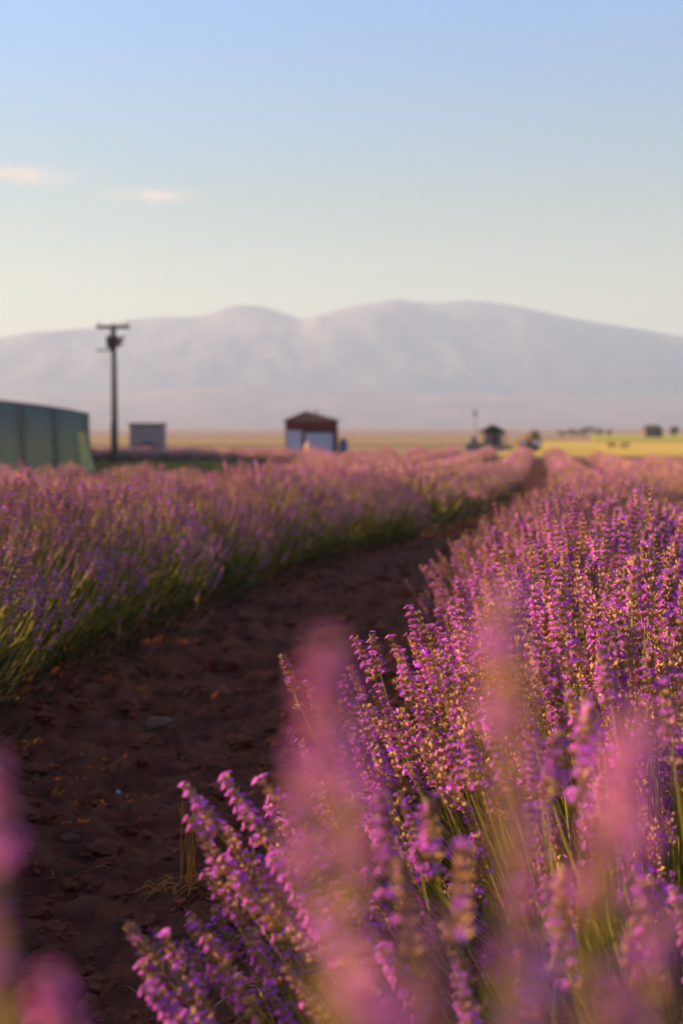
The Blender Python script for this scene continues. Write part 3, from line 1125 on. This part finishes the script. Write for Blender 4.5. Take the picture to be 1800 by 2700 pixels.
def film(name, top, low, trans):
    m = bpy.data.materials.new(name)
    m.use_nodes = True
    t = m.node_tree
    b = t.nodes['Principled BSDF']
    tcn = t.nodes.new('ShaderNodeTexCoord')
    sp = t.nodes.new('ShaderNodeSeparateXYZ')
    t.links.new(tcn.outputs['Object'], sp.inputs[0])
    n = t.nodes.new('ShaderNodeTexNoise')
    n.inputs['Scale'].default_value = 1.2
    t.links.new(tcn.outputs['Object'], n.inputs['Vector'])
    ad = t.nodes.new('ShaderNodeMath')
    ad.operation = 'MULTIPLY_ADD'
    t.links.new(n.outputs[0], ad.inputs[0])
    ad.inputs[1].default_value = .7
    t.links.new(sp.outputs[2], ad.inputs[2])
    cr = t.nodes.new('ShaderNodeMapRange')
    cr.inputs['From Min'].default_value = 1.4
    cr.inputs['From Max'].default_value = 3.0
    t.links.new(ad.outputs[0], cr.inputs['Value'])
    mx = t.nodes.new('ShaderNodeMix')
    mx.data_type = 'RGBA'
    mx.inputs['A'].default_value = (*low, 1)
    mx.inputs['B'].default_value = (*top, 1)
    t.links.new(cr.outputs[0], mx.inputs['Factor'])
    t.links.new(mx.outputs['Result'], b.inputs['Base Color'])
    b.inputs['Roughness'].default_value = .5
    tr = t.nodes.new('ShaderNodeBsdfTranslucent')
    t.links.new(mx.outputs['Result'], tr.inputs['Color'])
    ms = t.nodes.new('ShaderNodeMixShader')
    ms.inputs[0].default_value = trans
    t.links.new(b.outputs[0], ms.inputs[1])
    t.links.new(tr.outputs[0], ms.inputs[2])
    t.links.new(ms.outputs[0], t.nodes['Material Output'].inputs['Surface'])
    return m


def greenhouse():
    Y = 62.0
    hw = 6.6
    xr = (232 - 900) / FPX * Y                   # right upper corner
    cx = xr - hw * math.cos(R(10.4))
    root = empty('greenhouse', (cx, Y - hw * math.sin(R(10.4)), -1.0), 'long tunnel greenhouse of blue green film at the left edge behind the lavender', 'greenhouse', rz=R(10.4))
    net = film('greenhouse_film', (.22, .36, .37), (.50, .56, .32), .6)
    roofm = film('greenhouse_roof_film', (.06, .12, .20), (.06, .12, .20), .3)
    flap = material('painted_lit_film', (.80, .78, .34), .6, .3, trans=.5)  # sunlit look of the strip painted into the film colour
    steel = material('dark_steel', (.09, .10, .10), .5, .5)
    eave, crown, Lg = 2.54, 3.2, 24.0
    prof = [(hw + .28, 0.0), (hw + .14, .9), (hw + .02, 1.8), (hw, eave)]
    arch = [(hw * t_, eave + (crown - eave) * (1 - t_ * t_)) for t_ in np.linspace(1, -1, 17)]
    # end wall in bays
    xs = np.linspace(-hw, hw, 8)
    bays = [(-hw, -3.3), (-3.3, -1.9), (-1.9, -.5), (-.5, .95), (.95, 2.35), (2.35, 3.75), (3.75, 5.16), (5.16, hw)]

    def topz(x):
        return eave + (crown - eave) * (1 - (x / hw) ** 2)
    for a, b_ in bays:
        mb = MB()
        nx = 6
        V, F = [], []
        nz = 9
        for j in range(nz):
            for i in range(nx):
                x = a + .03 + (b_ - a - .06) * i / (nx - 1)
                z = topz(x) * j / (nz - 1)
                ww = math.sin(math.pi * i / (nx - 1)) * .06 * math.sin(3.1 * j / (nz - 1))
                V.append([x, -ww + .02 * math.sin(x * 7 + z * 3), z])
        for j in range(nz - 1):
            for i in range(nx - 1):
                F.append([j * nx + i, j * nx + i + 1, (j + 1) * nx + i + 1, (j + 1) * nx + i])
        mb.add(V, F)
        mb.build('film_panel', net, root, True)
        mb = MB()
        lean = .10
        mb.tube([(b_ + (lean if b_ < hw else 0), -.14, 0), (b_, -.14, topz(b_) + .05)], .085, 8)
        mb.build('post', steel, root)
    # roof and side film
    mb = MB()
    V, F = [], []
    for y in (0, Lg):
        V += [[x, y, z] for x, z in arch]
    n = len(arch)
    F = [[i, i + 1, n + i + 1, n + i] for i in range(n - 1)]
    mb.add(V, F)
    mb.build('roof_film', roofm, root, True)
    for s in (1, -1):
        mb = MB()
        V = []
        for y in (0, Lg):
            V += [[x * s, y, z] for x, z in prof]
        mb.add(V, [[i, i + 1, 5 + i, 4 + i] for i in range(3)])
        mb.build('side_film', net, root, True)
    # hoops
    for y in np.arange(0, Lg + .1, 3):
        mb = MB()
        pts = [(x, y, z + .03) for x, z in prof] + [(x, y, z + .03) for x, z in arch[1:]] + [(-x, y, z + .03) for x, z in prof[::-1][1:]]
        mb.tube(pts, .045, 6)
        mb.build('hoop', steel, root)
    # loose flap at the right corner, sunlight painted in as pale yellow
    mb = MB()
    V = [[hw + .30, -.22, 0], [hw - .22, -.26, 0], [hw + .10, -.22, .9], [hw - .33, -.26, .9], [hw - .06, -.22, 1.75], [hw - .42, -.24, 1.75]]
    mb.add(V, [[0, 1, 3, 2], [2, 3, 5, 4]])
    V = [[x, y + .03, z] for x, y, z in V]
    mb.add(V, [[0, 2, 3, 1], [2, 4, 5, 3]])
    mb.build('loose_flap', flap, root, True)


greenhouse()


# ------------------------------------------------------------------ electricity pole
def pole():
    Y = 68.0
    x = (303 - 900) / FPX * Y
    z0 = -1.0
    s = Y / FPX
    top = EYE + (1125 - 868) * s - z0
    root = empty('utility_pole', (x, Y, z0), 'weathered grey green electricity pole with a flat crossarm beside the greenhouse', 'utility pole')
    wood = material('pole_wood', (.12, .15, .125), .9, .1, (6, (.07, .075, .06), .2), (30, .01))
    dark = material('fittings', (.012, .012, .014), .5, .4)
    tan = material('ceramic', (.30, .20, .13), .4, .5)
    mb = MB(); mb.tube([(0, 0, 0), (0, 0, 2.4), (0, 0, top)], [.185, .165, .12], 12)
    mb.build('shaft', wood, root, True)
    arm = material('crossarm_steel', (.16, .165, .14), .7, .3, (8, (.10, .10, .085), .2))
    mb = MB(); mb.box((0, -.12, top + .06), (86 * s, .12, .17)); mb.build('crossarm', arm, root)
    for dx in (-.68, 0, .68):
        mb = MB(); mb.tube([(dx, -.12, top + .145), (dx, -.12, top + .2), (dx, -.12, top + .24), (dx, -.12, top + .28)], [.02, .05, .05, .02], 8)
        mb.build('insulator', tan, root)
    zc = EYE + (1125 - 903) * s - z0
    mb = MB(); mb.box((-.02, -.24, zc), (.52, .34, .52)); mb.tube([(-.02, -.24, zc - .26), (-.02, -.24, zc - .46)], [.2, .08], 10)
    mb.build('switch_box', dark, root)
    mb = MB(); mb.tube([(.28, -.28, zc - .2), (.42, -.3, zc + .12), (.5, -.3, zc + .16)], [.13, .12, .05], 8); mb.build('lamp', tan, root)
    mb = MB(); mb.tube([(.1, -.2, zc + .12), (.62, -.22, zc + .26)], .03, 6); mb.build('stay', dark, root)
    mb = MB(); mb.box((-.42, -.18, zc - .40), (.75, .06, .08)); mb.build('bracket', arm, root)
    # guy rods between the box and the crossarm
    mb = MB(); mb.tube([(-.16, -.16, zc + .3), (-.03, -.14, top - .05)], .025, 6); mb.tube([(.14, -.16, zc + .3), (.03, -.14, top - .05)], .025, 6)
    mb.build('brace', wood, root)


pole()


# ------------------------------------------------------------------ white cabin, red shed, hut
def cabin():
    Y = 95.0
    s = Y / FPX
    x = (386 - 900) * s
    root = empty('white_cabin', (x, Y, -1.0), 'small pale box shaped cabin between the pole and the red shed', 'cabin')
    wall = material('cabin_wall', (.24, .22, .26), .8, .2, (3, (.18, .165, .19), .2))
    roof = material('cabin_roof', (.10, .075, .075), .8, .2)
    dark = material('cabin_dark', (.012, .011, .012), .9, .1)
    W = 88 * s
    H = EYE + (1125 - 1120) * s + 1.0
    # board cladding
    n = 9
    mb = MB(); mb.box((0, 1.0, H / 2), (W - .06, 1.9, H)); mb.build('wall', wall, root)
    for i in range(n):
        mb = MB()
        mb.box((-W / 2 + W / n * (i + .5), .03, H / 2 + .0), (W / n - .02, .03, H - .02))
        mb.build('panel', wall, root)
    mb = MB(); mb.box((0, .98, H + .05), (W + .1, 2.2, .12)); mb.build('roof', roof, root)
    mb = MB(); mb.box((.02, -.12, .72), (.62, .22, .36)); mb.tube([(.28, -.1, .5), (.28, -.1, .9)], .16, 8); mb.build('dark_block', dark, root)  # plain dark block low on the cabin front


def shed():
    Y = 95.0
    s = Y / FPX
    z0 = -1.0

    def X(px): return (px - 823) * s

    def Z(py): return EYE + (1125 - py) * s - z0
    root = empty('red_shed', ((823 - 900) * s, Y, z0), 'dark red gabled shed with white lower wall panels in the middle distance', 'shed')
    red = material('red_metal', (.13, .0008, .005), .8, .03, (2, (.10, .0008, .004), .2))
    dred = material('dark_red_trim', (.07, .0008, .003), .8, .03)
    white = material('white_panel', (.46, .49, .62), .7, .2, (2, (.36, .38, .50), .2))
    peach = material('peach_sack', (.68, .45, .36), .8, .2)
    brown = material('post_wood', (.12, .05, .03), .8, .2)
    dk = material('shed_inside', (.015, .012, .012), .9, .1)
    D = 4.2
    zb = Z(1134)
    # gable in vertical red sheets
    ed = np.linspace(752, 890, 10)
    for a, b_ in zip(ed[:-1], ed[1:]):
        def rz(px):
            return Z(1110) + (Z(1088) - Z(1110)) * (px - 752) / (808 - 752) if px < 808 else Z(1088) + (Z(1110) - Z(1088)) * (px - 808) / (890 - 808)
        mb = MB()
        g_ = .012
        cols = [a] + ([808] if a < 808 < b_ else []) + [b_]
        for c0, c1 in zip(cols[:-1], cols[1:]):
            xa, xb = X(c0) + (g_ if c0 == a else 0), X(c1) - (g_ if c1 == b_ else 0)
            V = [[xa, 0, zb], [xb, 0, zb], [xb, 0, rz(c1)], [xa, 0, rz(c0)], [xa, .05, zb], [xb, .05, zb], [xb, .05, rz(c1)], [xa, .05, rz(c0)]]
            mb.add(V, [[0, 1, 2, 3], [7, 6, 5, 4], [0, 4, 5, 1], [3, 2, 6, 7], [0, 3, 7, 4], [1, 5, 6, 2]])
        mb.build('gable_sheet', red, root)
    # side and back walls
    mb = MB()
    mb.box((X(752) + .03, D / 2 + .06, Z(1112) / 2), (.06, D, Z(1112)))
    mb.build('side_wall', dred, root)
    mb = MB()
    mb.box((X(890) - .03, D / 2 + .06, Z(1112) / 2), (.06, D, Z(1112)))
    mb.build('side_wall', dred, root)
    mb = MB(); mb.box((X(823), D, Z(1112) / 2), (X(890) - X(752) - .14, .06, Z(1112))); mb.build('back_wall', dk, root)
    # roof slopes
    for (a, za, b_, zb_) in ((746, 1111.5, 808, 1086.5), (808, 1086.5, 897, 1111.5)):
        mb = MB()
        V = []
        for y in (-.15, D + .2):
            V += [[X(a), y, Z(za)], [X(b_), y, Z(zb_)], [X(b_), y, Z(zb_) + .07], [X(a), y, Z(za) + .07]]
        mb.add(V, [[0, 1, 2, 3], [7, 6, 5, 4], [0, 4, 5, 1], [3, 2, 6, 7], [0, 3, 7, 4], [1, 5, 6, 2]])
        mb.build('roof', dred, root)
    # lower front: white panels, brown post between
    for a, b_ in ((755, 771), (771.5, 787), (787.5, 795)):
        mb = MB(); mb.box((X((a + b_) / 2), .04, zb / 2 - .01), ((b_ - a) * s, .05, zb - .03)); mb.build('white_panel', white, root)
    for a, b_ in ((804, 818), (818.5, 830), (830.5, 845), (845.5, 860), (860.5, 878)):
        mb = MB(); mb.box((X((a + b_) / 2), .06, zb / 2 - .09), ((b_ - a) * s, .05, zb - .22)); mb.build('white_panel', white, root)
    mb = MB(); mb.box((X(841), .03, zb - .06), (X(882) - X(798), .09, .16)); mb.build('lintel', dk, root)
    mb = MB(); mb.box((X(799.5), -.02, zb / 2), (.14, .12, zb)); mb.build('post', brown, root)
    mb = MB(); mb.box((X(886), -.04, Z(1134) / 2), (.24, .16, Z(1134))); mb.build('post', dred, root)
    # vent on the roof
    mb = MB(); mb.tube([(X(833), 1.2, Z(1096)), (X(833), 1.2, Z(1080))], .09, 10); mb.tube([(X(833), 1.2, Z(1080)), (X(833), 1.2, Z(1077))], [.15, .1], 10)
    mb.build('chimney', material('zinc', (.22, .22, .26), .5, .5), root)
    # things standing by the shed
    o = empty('sack', (X(813) - 77 * s - 0, Y - .5, z0), 'peach coloured sack leaning on the white front of the red shed', 'sack')
    mb = MB(); mb.tube([(0, 0, 0), (0, .02, .25), (0, .06, .75), (0, .12, .95)], [.2, .27, .2, .06], 12); mb.build('sack_body', peach, o, True)
    mb = MB(); mb.tube([(0, .12, .95), (.02, .13, 1.03)], [.05, .09], 8); mb.build('tied_neck', peach, o)
    o = empty('barrel', (X(905) - 77 * s, Y + .3, z0), 'dull blue barrel at the right corner of the red shed', 'barrel')
    bl = material('blue_plastic', (.09, .08, .20), .5, .4)
    mb = MB(); mb.tube([(0, 0, 0), (0, 0, .1), (0, 0, .5), (0, 0, 1.0), (0, 0, 1.15)], [.24, .28, .3, .28, .22], 14); mb.build('drum', bl, o, True)
    mb = MB(); mb.tube([(0, 0, 1.152), (0, 0, 1.20)], [.2, .19], 14); mb.build('lid', bl, o)


def hut():
    Y = 120.0
    s = Y / FPX
    z0 = -1.0

    def X(px): return (px - 1300) * s

    def Z(py): return EYE + (1125 - py) * s - z0
    root = empty('wooden_hut', ((1300 - 900) * s, Y, z0), 'small dark brown gabled hut with open doorway at the end of the path', 'hut')
    br = material('dark_roof', (.035, .018, .012), .8, .2)
    wl = material('hut_wall', (.17, .145, .14), .85, .2, (3, (.12, .10, .10), .2))
    dk = material('hut_dark', (.02, .012, .011), .9, .1)
    D = 2.4
    zp = .36
    for a, b_ in ((1277, 1284), (1284.3, 1291), (1291.3, 1297), (1308, 1315), (1315.3, 1322)):
        mb = MB(); mb.box((X((a + b_) / 2), 0, (Z(1143) + zp) / 2), ((b_ - a) * s, .06, Z(1143) - zp)); mb.build('wall_board', wl, root)
    mb = MB(); mb.box((X(1302.5), .02, (Z(1143) + zp) / 2), (11 * s, .05, Z(1143) - zp - .02)); mb.build('dark_doorway', dk, root)  # dark board painted in for the shade inside the open doorway
    for px in (1277, 1322):
        mb = MB(); mb.box((X(px), D / 2 + .04, (Z(1143) + zp) / 2), (.06, D, Z(1143) - zp)); mb.build('side_wall', wl, root)
    mb = MB()
    V = [[X(1274), -.02, Z(1143)], [X(1325), -.02, Z(1143)], [X(1325), -.02, Z(1138)], [X(1300), -.02, Z(1126)], [X(1274), -.02, Z(1138)]]
    V += [[x, .08, z] for x, y, z in V]
    mb.add(V, [[0, 1, 2, 4], [5, 9, 7, 6], [0, 5, 6, 1]])
    mb.F.append(np.array([[2, 3, 4]])); mb.M.append(np.zeros(1, int))
    mb.build('gable', dk, root)
    for a, za, b_, zb_ in ((1268, 1142, 1300, 1125), (1300, 1125, 1332, 1142)):
        mb = MB()
        V = []
        for y in (-.4, D + .3):
            V += [[X(a), y, Z(za)], [X(b_), y, Z(zb_)], [X(b_), y, Z(zb_) + .16], [X(a), y, Z(za) + .16]]
        mb.add(V, [[0, 1, 2, 3], [7, 6, 5, 4], [0, 4, 5, 1], [3, 2, 6, 7], [0, 3, 7, 4], [1, 5, 6, 2]])
        mb.build('roof', br, root)
    for px in (1270, 1330):
        mb = MB(); mb.box((X(px), -.32, (Z(1143) + zp) / 2), (.1, .1, Z(1143) - zp)); mb.build('veranda_post', br, root)
    tan = material('platform_plaster', (.42, .27, .21), .9, .1, (2, (.34, .21, .17), .2))
    mb = MB(); mb.box((X(1292), -.1, zp / 2), (X(1345) - X(1240), 2.0, zp)); tag(mb.build('platform', tan, root))
    # low wall with greyish boards left
    o = empty('low_bench_wall', (X(1258) + 400 * s, Y - 1.3, z0), 'low grey wall running left from the hut', 'wall')
    gr = material('grey_blocks', (.13, .14, .13), .9, .1)
    for i in range(6):
        mb = MB(); mb.box((-.95 + i * .38, 0, .33), (.36, .25, .62)); mb.build('block', gr, o)
    o = empty('water_tank', (X(1243) + 400 * s, Y - .8, z0), 'rounded grey tank standing left of the hut under the mast', 'tank')
    mb = MB(); mb.tube([(0, 0, 0), (0, 0, .1), (0, 0, .95), (0, 0, 1.15)], [.36, .40, .40, .15], 14); mb.build('tank_body', gr, o, True)
    mb = MB(); mb.tube([(0, 0, 1.152), (0, 0, 1.22)], .12, 10); mb.build('tank_cap', gr, o)
    o = empty('mast', (X(1253) + 400 * s, Y + .6, z0), 'thin pale mast rising left of the brown hut', 'mast')
    mm = material('mast_paint', (.26, .26, .25), .6, .3)
    mb = MB(); mb.tube([(0, 0, 0), (0, 0, Z(1088))], [.09, .06], 8); mb.build('shaft', mm, o)
    mb = MB(); mb.box((0, 0, Z(1090)), (.26, .14, .5)); mb.build('mast_head', mm, o)
    # white blue parked trailer between hut and bush
    o = empty('covered_trailer', (X(1372) + 400 * s, Y - 6, z0), 'low trailer under a pale violet cover between the hut and the yellow bush', 'trailer', rz=-.25)
    cv = material('cover_cloth', (.36, .34, .50), .7, .3)
    mb = MB()
    V = [[-.8, -.45, .45], [.8, -.45, .45], [.8, .45, .45], [-.8, .45, .45], [-.72, -.3, .95], [.75, -.3, .72], [.75, .3, .72], [-.72, .3, .95]]
    mb.add(V, [[0, 1, 5, 4], [1, 2, 6, 5], [2, 3, 7, 6], [3, 0, 4, 7], [4, 5, 6, 7]])
    mb.build('cover', cv, o)
    mb = MB(); mb.box((0, 0, .38), (1.55, .85, .12)); mb.build('chassis', dk, o)
    for dx in (-.45, .45):
        mb = MB(); mb.tube([(dx, -.5, .28), (dx, -.4, .28)], .28, 14); mb.build('wheel', dk, o)


cabin()
shed()
hut()


# ------------------------------------------------------------------ far bushes and trees
def tree(name, px, base_py, wpx, hpx, Y, crown_col, label, cat, group=None, trunk=.25, seed=0, n=900, long=1.0):
    """crown of many small leaf faces over a tapered trunk; base on the plain"""
    s = Y / FPX
    x = (px - 900) * s
    W, H = wpx * s, hpx * s
    root = empty(name, (x, Y, -1.0), label, cat, group)
    r = np.random.default_rng(seed)
    mb = MB()
    mb.tube([(0, 0, 0), (W * .02, 0, H * .35), (0, 0, H * .62)], [H * .05, H * .035, H * .015], 7)
    for k in range(4):
        a = k * 1.6 + r.uniform(0, .6)
        mb.tube([(W * .01, 0, H * (.25 + .05 * k)), (math.cos(a) * W * .28, math.sin(a) * W * .2, H * (.55 + .06 * k))], [H * .022, H * .008], 5)
    mb.build('trunk', bark, root, True)
    # clumps
    nc = max(6, int(7 * wpx / hpx))
    C = np.stack([r.uniform(-.36, .36, nc) * W, r.uniform(-.3, .3, nc) * min(W, H * 1.2), H * (trunk + (1 - trunk) * r.uniform(.2, .72, nc))], 1)
    rad = H * r.uniform(.16, .30, nc)
    k = r.integers(0, nc, n)
    u = r.normal(size=(n, 3)); u /= np.linalg.norm(u, axis=1)[:, None]
    P = C[k] + u * (rad[k] * r.uniform(.5, 1.05, n) ** .5)[:, None]
    P[:, 2] = np.clip(P[:, 2], .02, H)
    a = r.normal(size=(n, 3)); a /= np.linalg.norm(a, axis=1)[:, None]
    b_ = np.cross(a, u); b_ /= np.linalg.norm(b_, axis=1)[:, None] + 1e-9
    ls = H * .05
    V = np.stack([P - a * ls, P + b_ * ls * .6, P + a * ls, P - b_ * ls * .6], 1).reshape(-1, 3)
    i = np.arange(n) * 4
    F = np.concatenate([np.stack([i, i + 1, i + 2], 1), np.stack([i, i + 2, i + 3], 1)])
    tv = np.repeat(r.uniform(.7, 1.3, n), 4)
    mb = MB(); mb.addm(V, F, np.zeros(len(F), int), np.stack([tv] * 3, 1))
    mb.build('crown', crown_col, root)


bark = material('bark', (.07, .05, .035), .9, .1)
yel = material('yellow_leaf', (.42, .26, .03), .8, .2, trans=.3, tint=True)
drk = material('dark_leaf', (.035, .05, .025), .8, .2, trans=.2, tint=True)
olv = material('grey_leaf', (.08, .085, .05), .8, .2, trans=.2, tint=True)
tree('yellow_shrub', 1385, 1185, 46, 52, 116, yel, 'yellow leaved shrub right of the brown hut', 'shrub', trunk=.05, seed=1)
tree('dark_shrub', 1392, 1190, 32, 34, 112, drk, 'dark green shrub at the foot of the yellow one', 'shrub', trunk=.02, seed=2)
tree('round_tree', 1412, 1160, 26, 36, 170, olv, 'small grey green tree just right of the yellow shrub', 'tree', seed=3)
for i, (px, wd, hh) in enumerate([(1478, 30, 22), (1508, 34, 26), (1540, 30, 30), (1572, 36, 27), (1602, 26, 24)]):
    lab = ['leftmost and lowest tree of the hazy line beyond the golden field', 'second tree of the hazy line beyond the golden field',
           'tallest tree in the middle of the hazy line beyond the golden field', 'broad fourth tree of the hazy line beyond the golden field',
           'small last tree at the right end of the hazy line'][i]
    tree('far_tree', px, 1155, wd, hh, 260, olv, lab, 'tree', 'trees in the hazy line beyond the golden field', seed=10 + i, n=500)
tree('far_tree', 1775, 1150, 22, 34, 240, drk, 'dark round tree standing alone near the right edge', 'tree', seed=30, n=500)
tree('low_shrub', 1610, 1185, 26, 20, 128, olv, 'left half of the low dark shrub patch in the golden field', 'shrub', 'low shrubs in the golden field', trunk=.02, seed=31, n=500)
tree('low_shrub', 1642, 1185, 40, 20, 128, olv, 'right wider half of the low dark shrub patch in the golden field', 'shrub', 'low shrubs in the golden field', trunk=.02, seed=32, n=500)


def farmhouse():
    Y = 240.0
    s = Y / FPX
    root = empty('farmhouse', ((1722 - 900) * s, Y, -1.0), 'tiny far farmhouse with a dull reddish roof beyond the green field', 'house')
    wl = material('farm_wall', (.10, .08, .085), .9, .1)
    rf = material('farm_roof', (.10, .055, .05), .9, .1)
    dk = material('farm_window', (.02, .02, .025), .4, .5)
    W, D, H = 44 * s, 3.0, 1.5
    mb = MB(); mb.box((0, D / 2, H / 2), (W, D, H)); mb.build('wall', wl, root)
    mb = MB()
    V = [[-W / 2 - .2, -.2, H], [W / 2 + .2, -.2, H], [W / 2 + .2, D + .2, H], [-W / 2 - .2, D + .2, H], [-W / 2 + .3, D / 2, H + .75], [W / 2 - .3, D / 2, H + .75]]
    mb.add(V, [[0, 1, 5, 4], [2, 3, 4, 5]])
    mb.F.append(np.array([[1, 2, 5], [3, 0, 4]])); mb.M.append(np.zeros(2, int))
    mb.build('roof', rf, root)
    for dx in (-.9, .1, .9):
        mb = MB(); mb.box((dx, -.02, .8), (.35, .04, .45)); mb.build('window', dk, root)


farmhouse()

# weedy strip below the pole
mb = MB()
r = np.random.default_rng(77)
n = 5000
x = r.uniform(-16, -4.2, n)
y = 66.5 + r.normal(0, 1.8, n)
h = .18 + .35 * np.clip(fbm(x * .8, y * .8, 5, 3) + .4, 0, 1)
P = np.stack([x, y, np.full(n, -1.0)], 1)
a = r.normal(size=(n, 3)) * [1, 1, 0]
a /= np.linalg.norm(a, axis=1)[:, None]
V = np.stack([P - a * .04, P + a * .04, P + a * .03 + np.stack([r.normal(0, .08, n), r.normal(0, .08, n), h], 1)], 1).reshape(-1, 3)
i = np.arange(n) * 3
F = np.stack([i, i + 1, i + 2], 1)
tv = np.repeat(r.uniform(.6, 1.4, n), 3)
mb.addm(V, F, np.zeros(len(F), int), np.stack([tv] * 3, 1))
weed = material('weed_blades', (.30, .25, .04), .8, .2, trans=.3, tint=True)
tag(mb.build('weed_grass', weed), 'strip of yellow green weeds round the foot of the pole', kind='stuff')
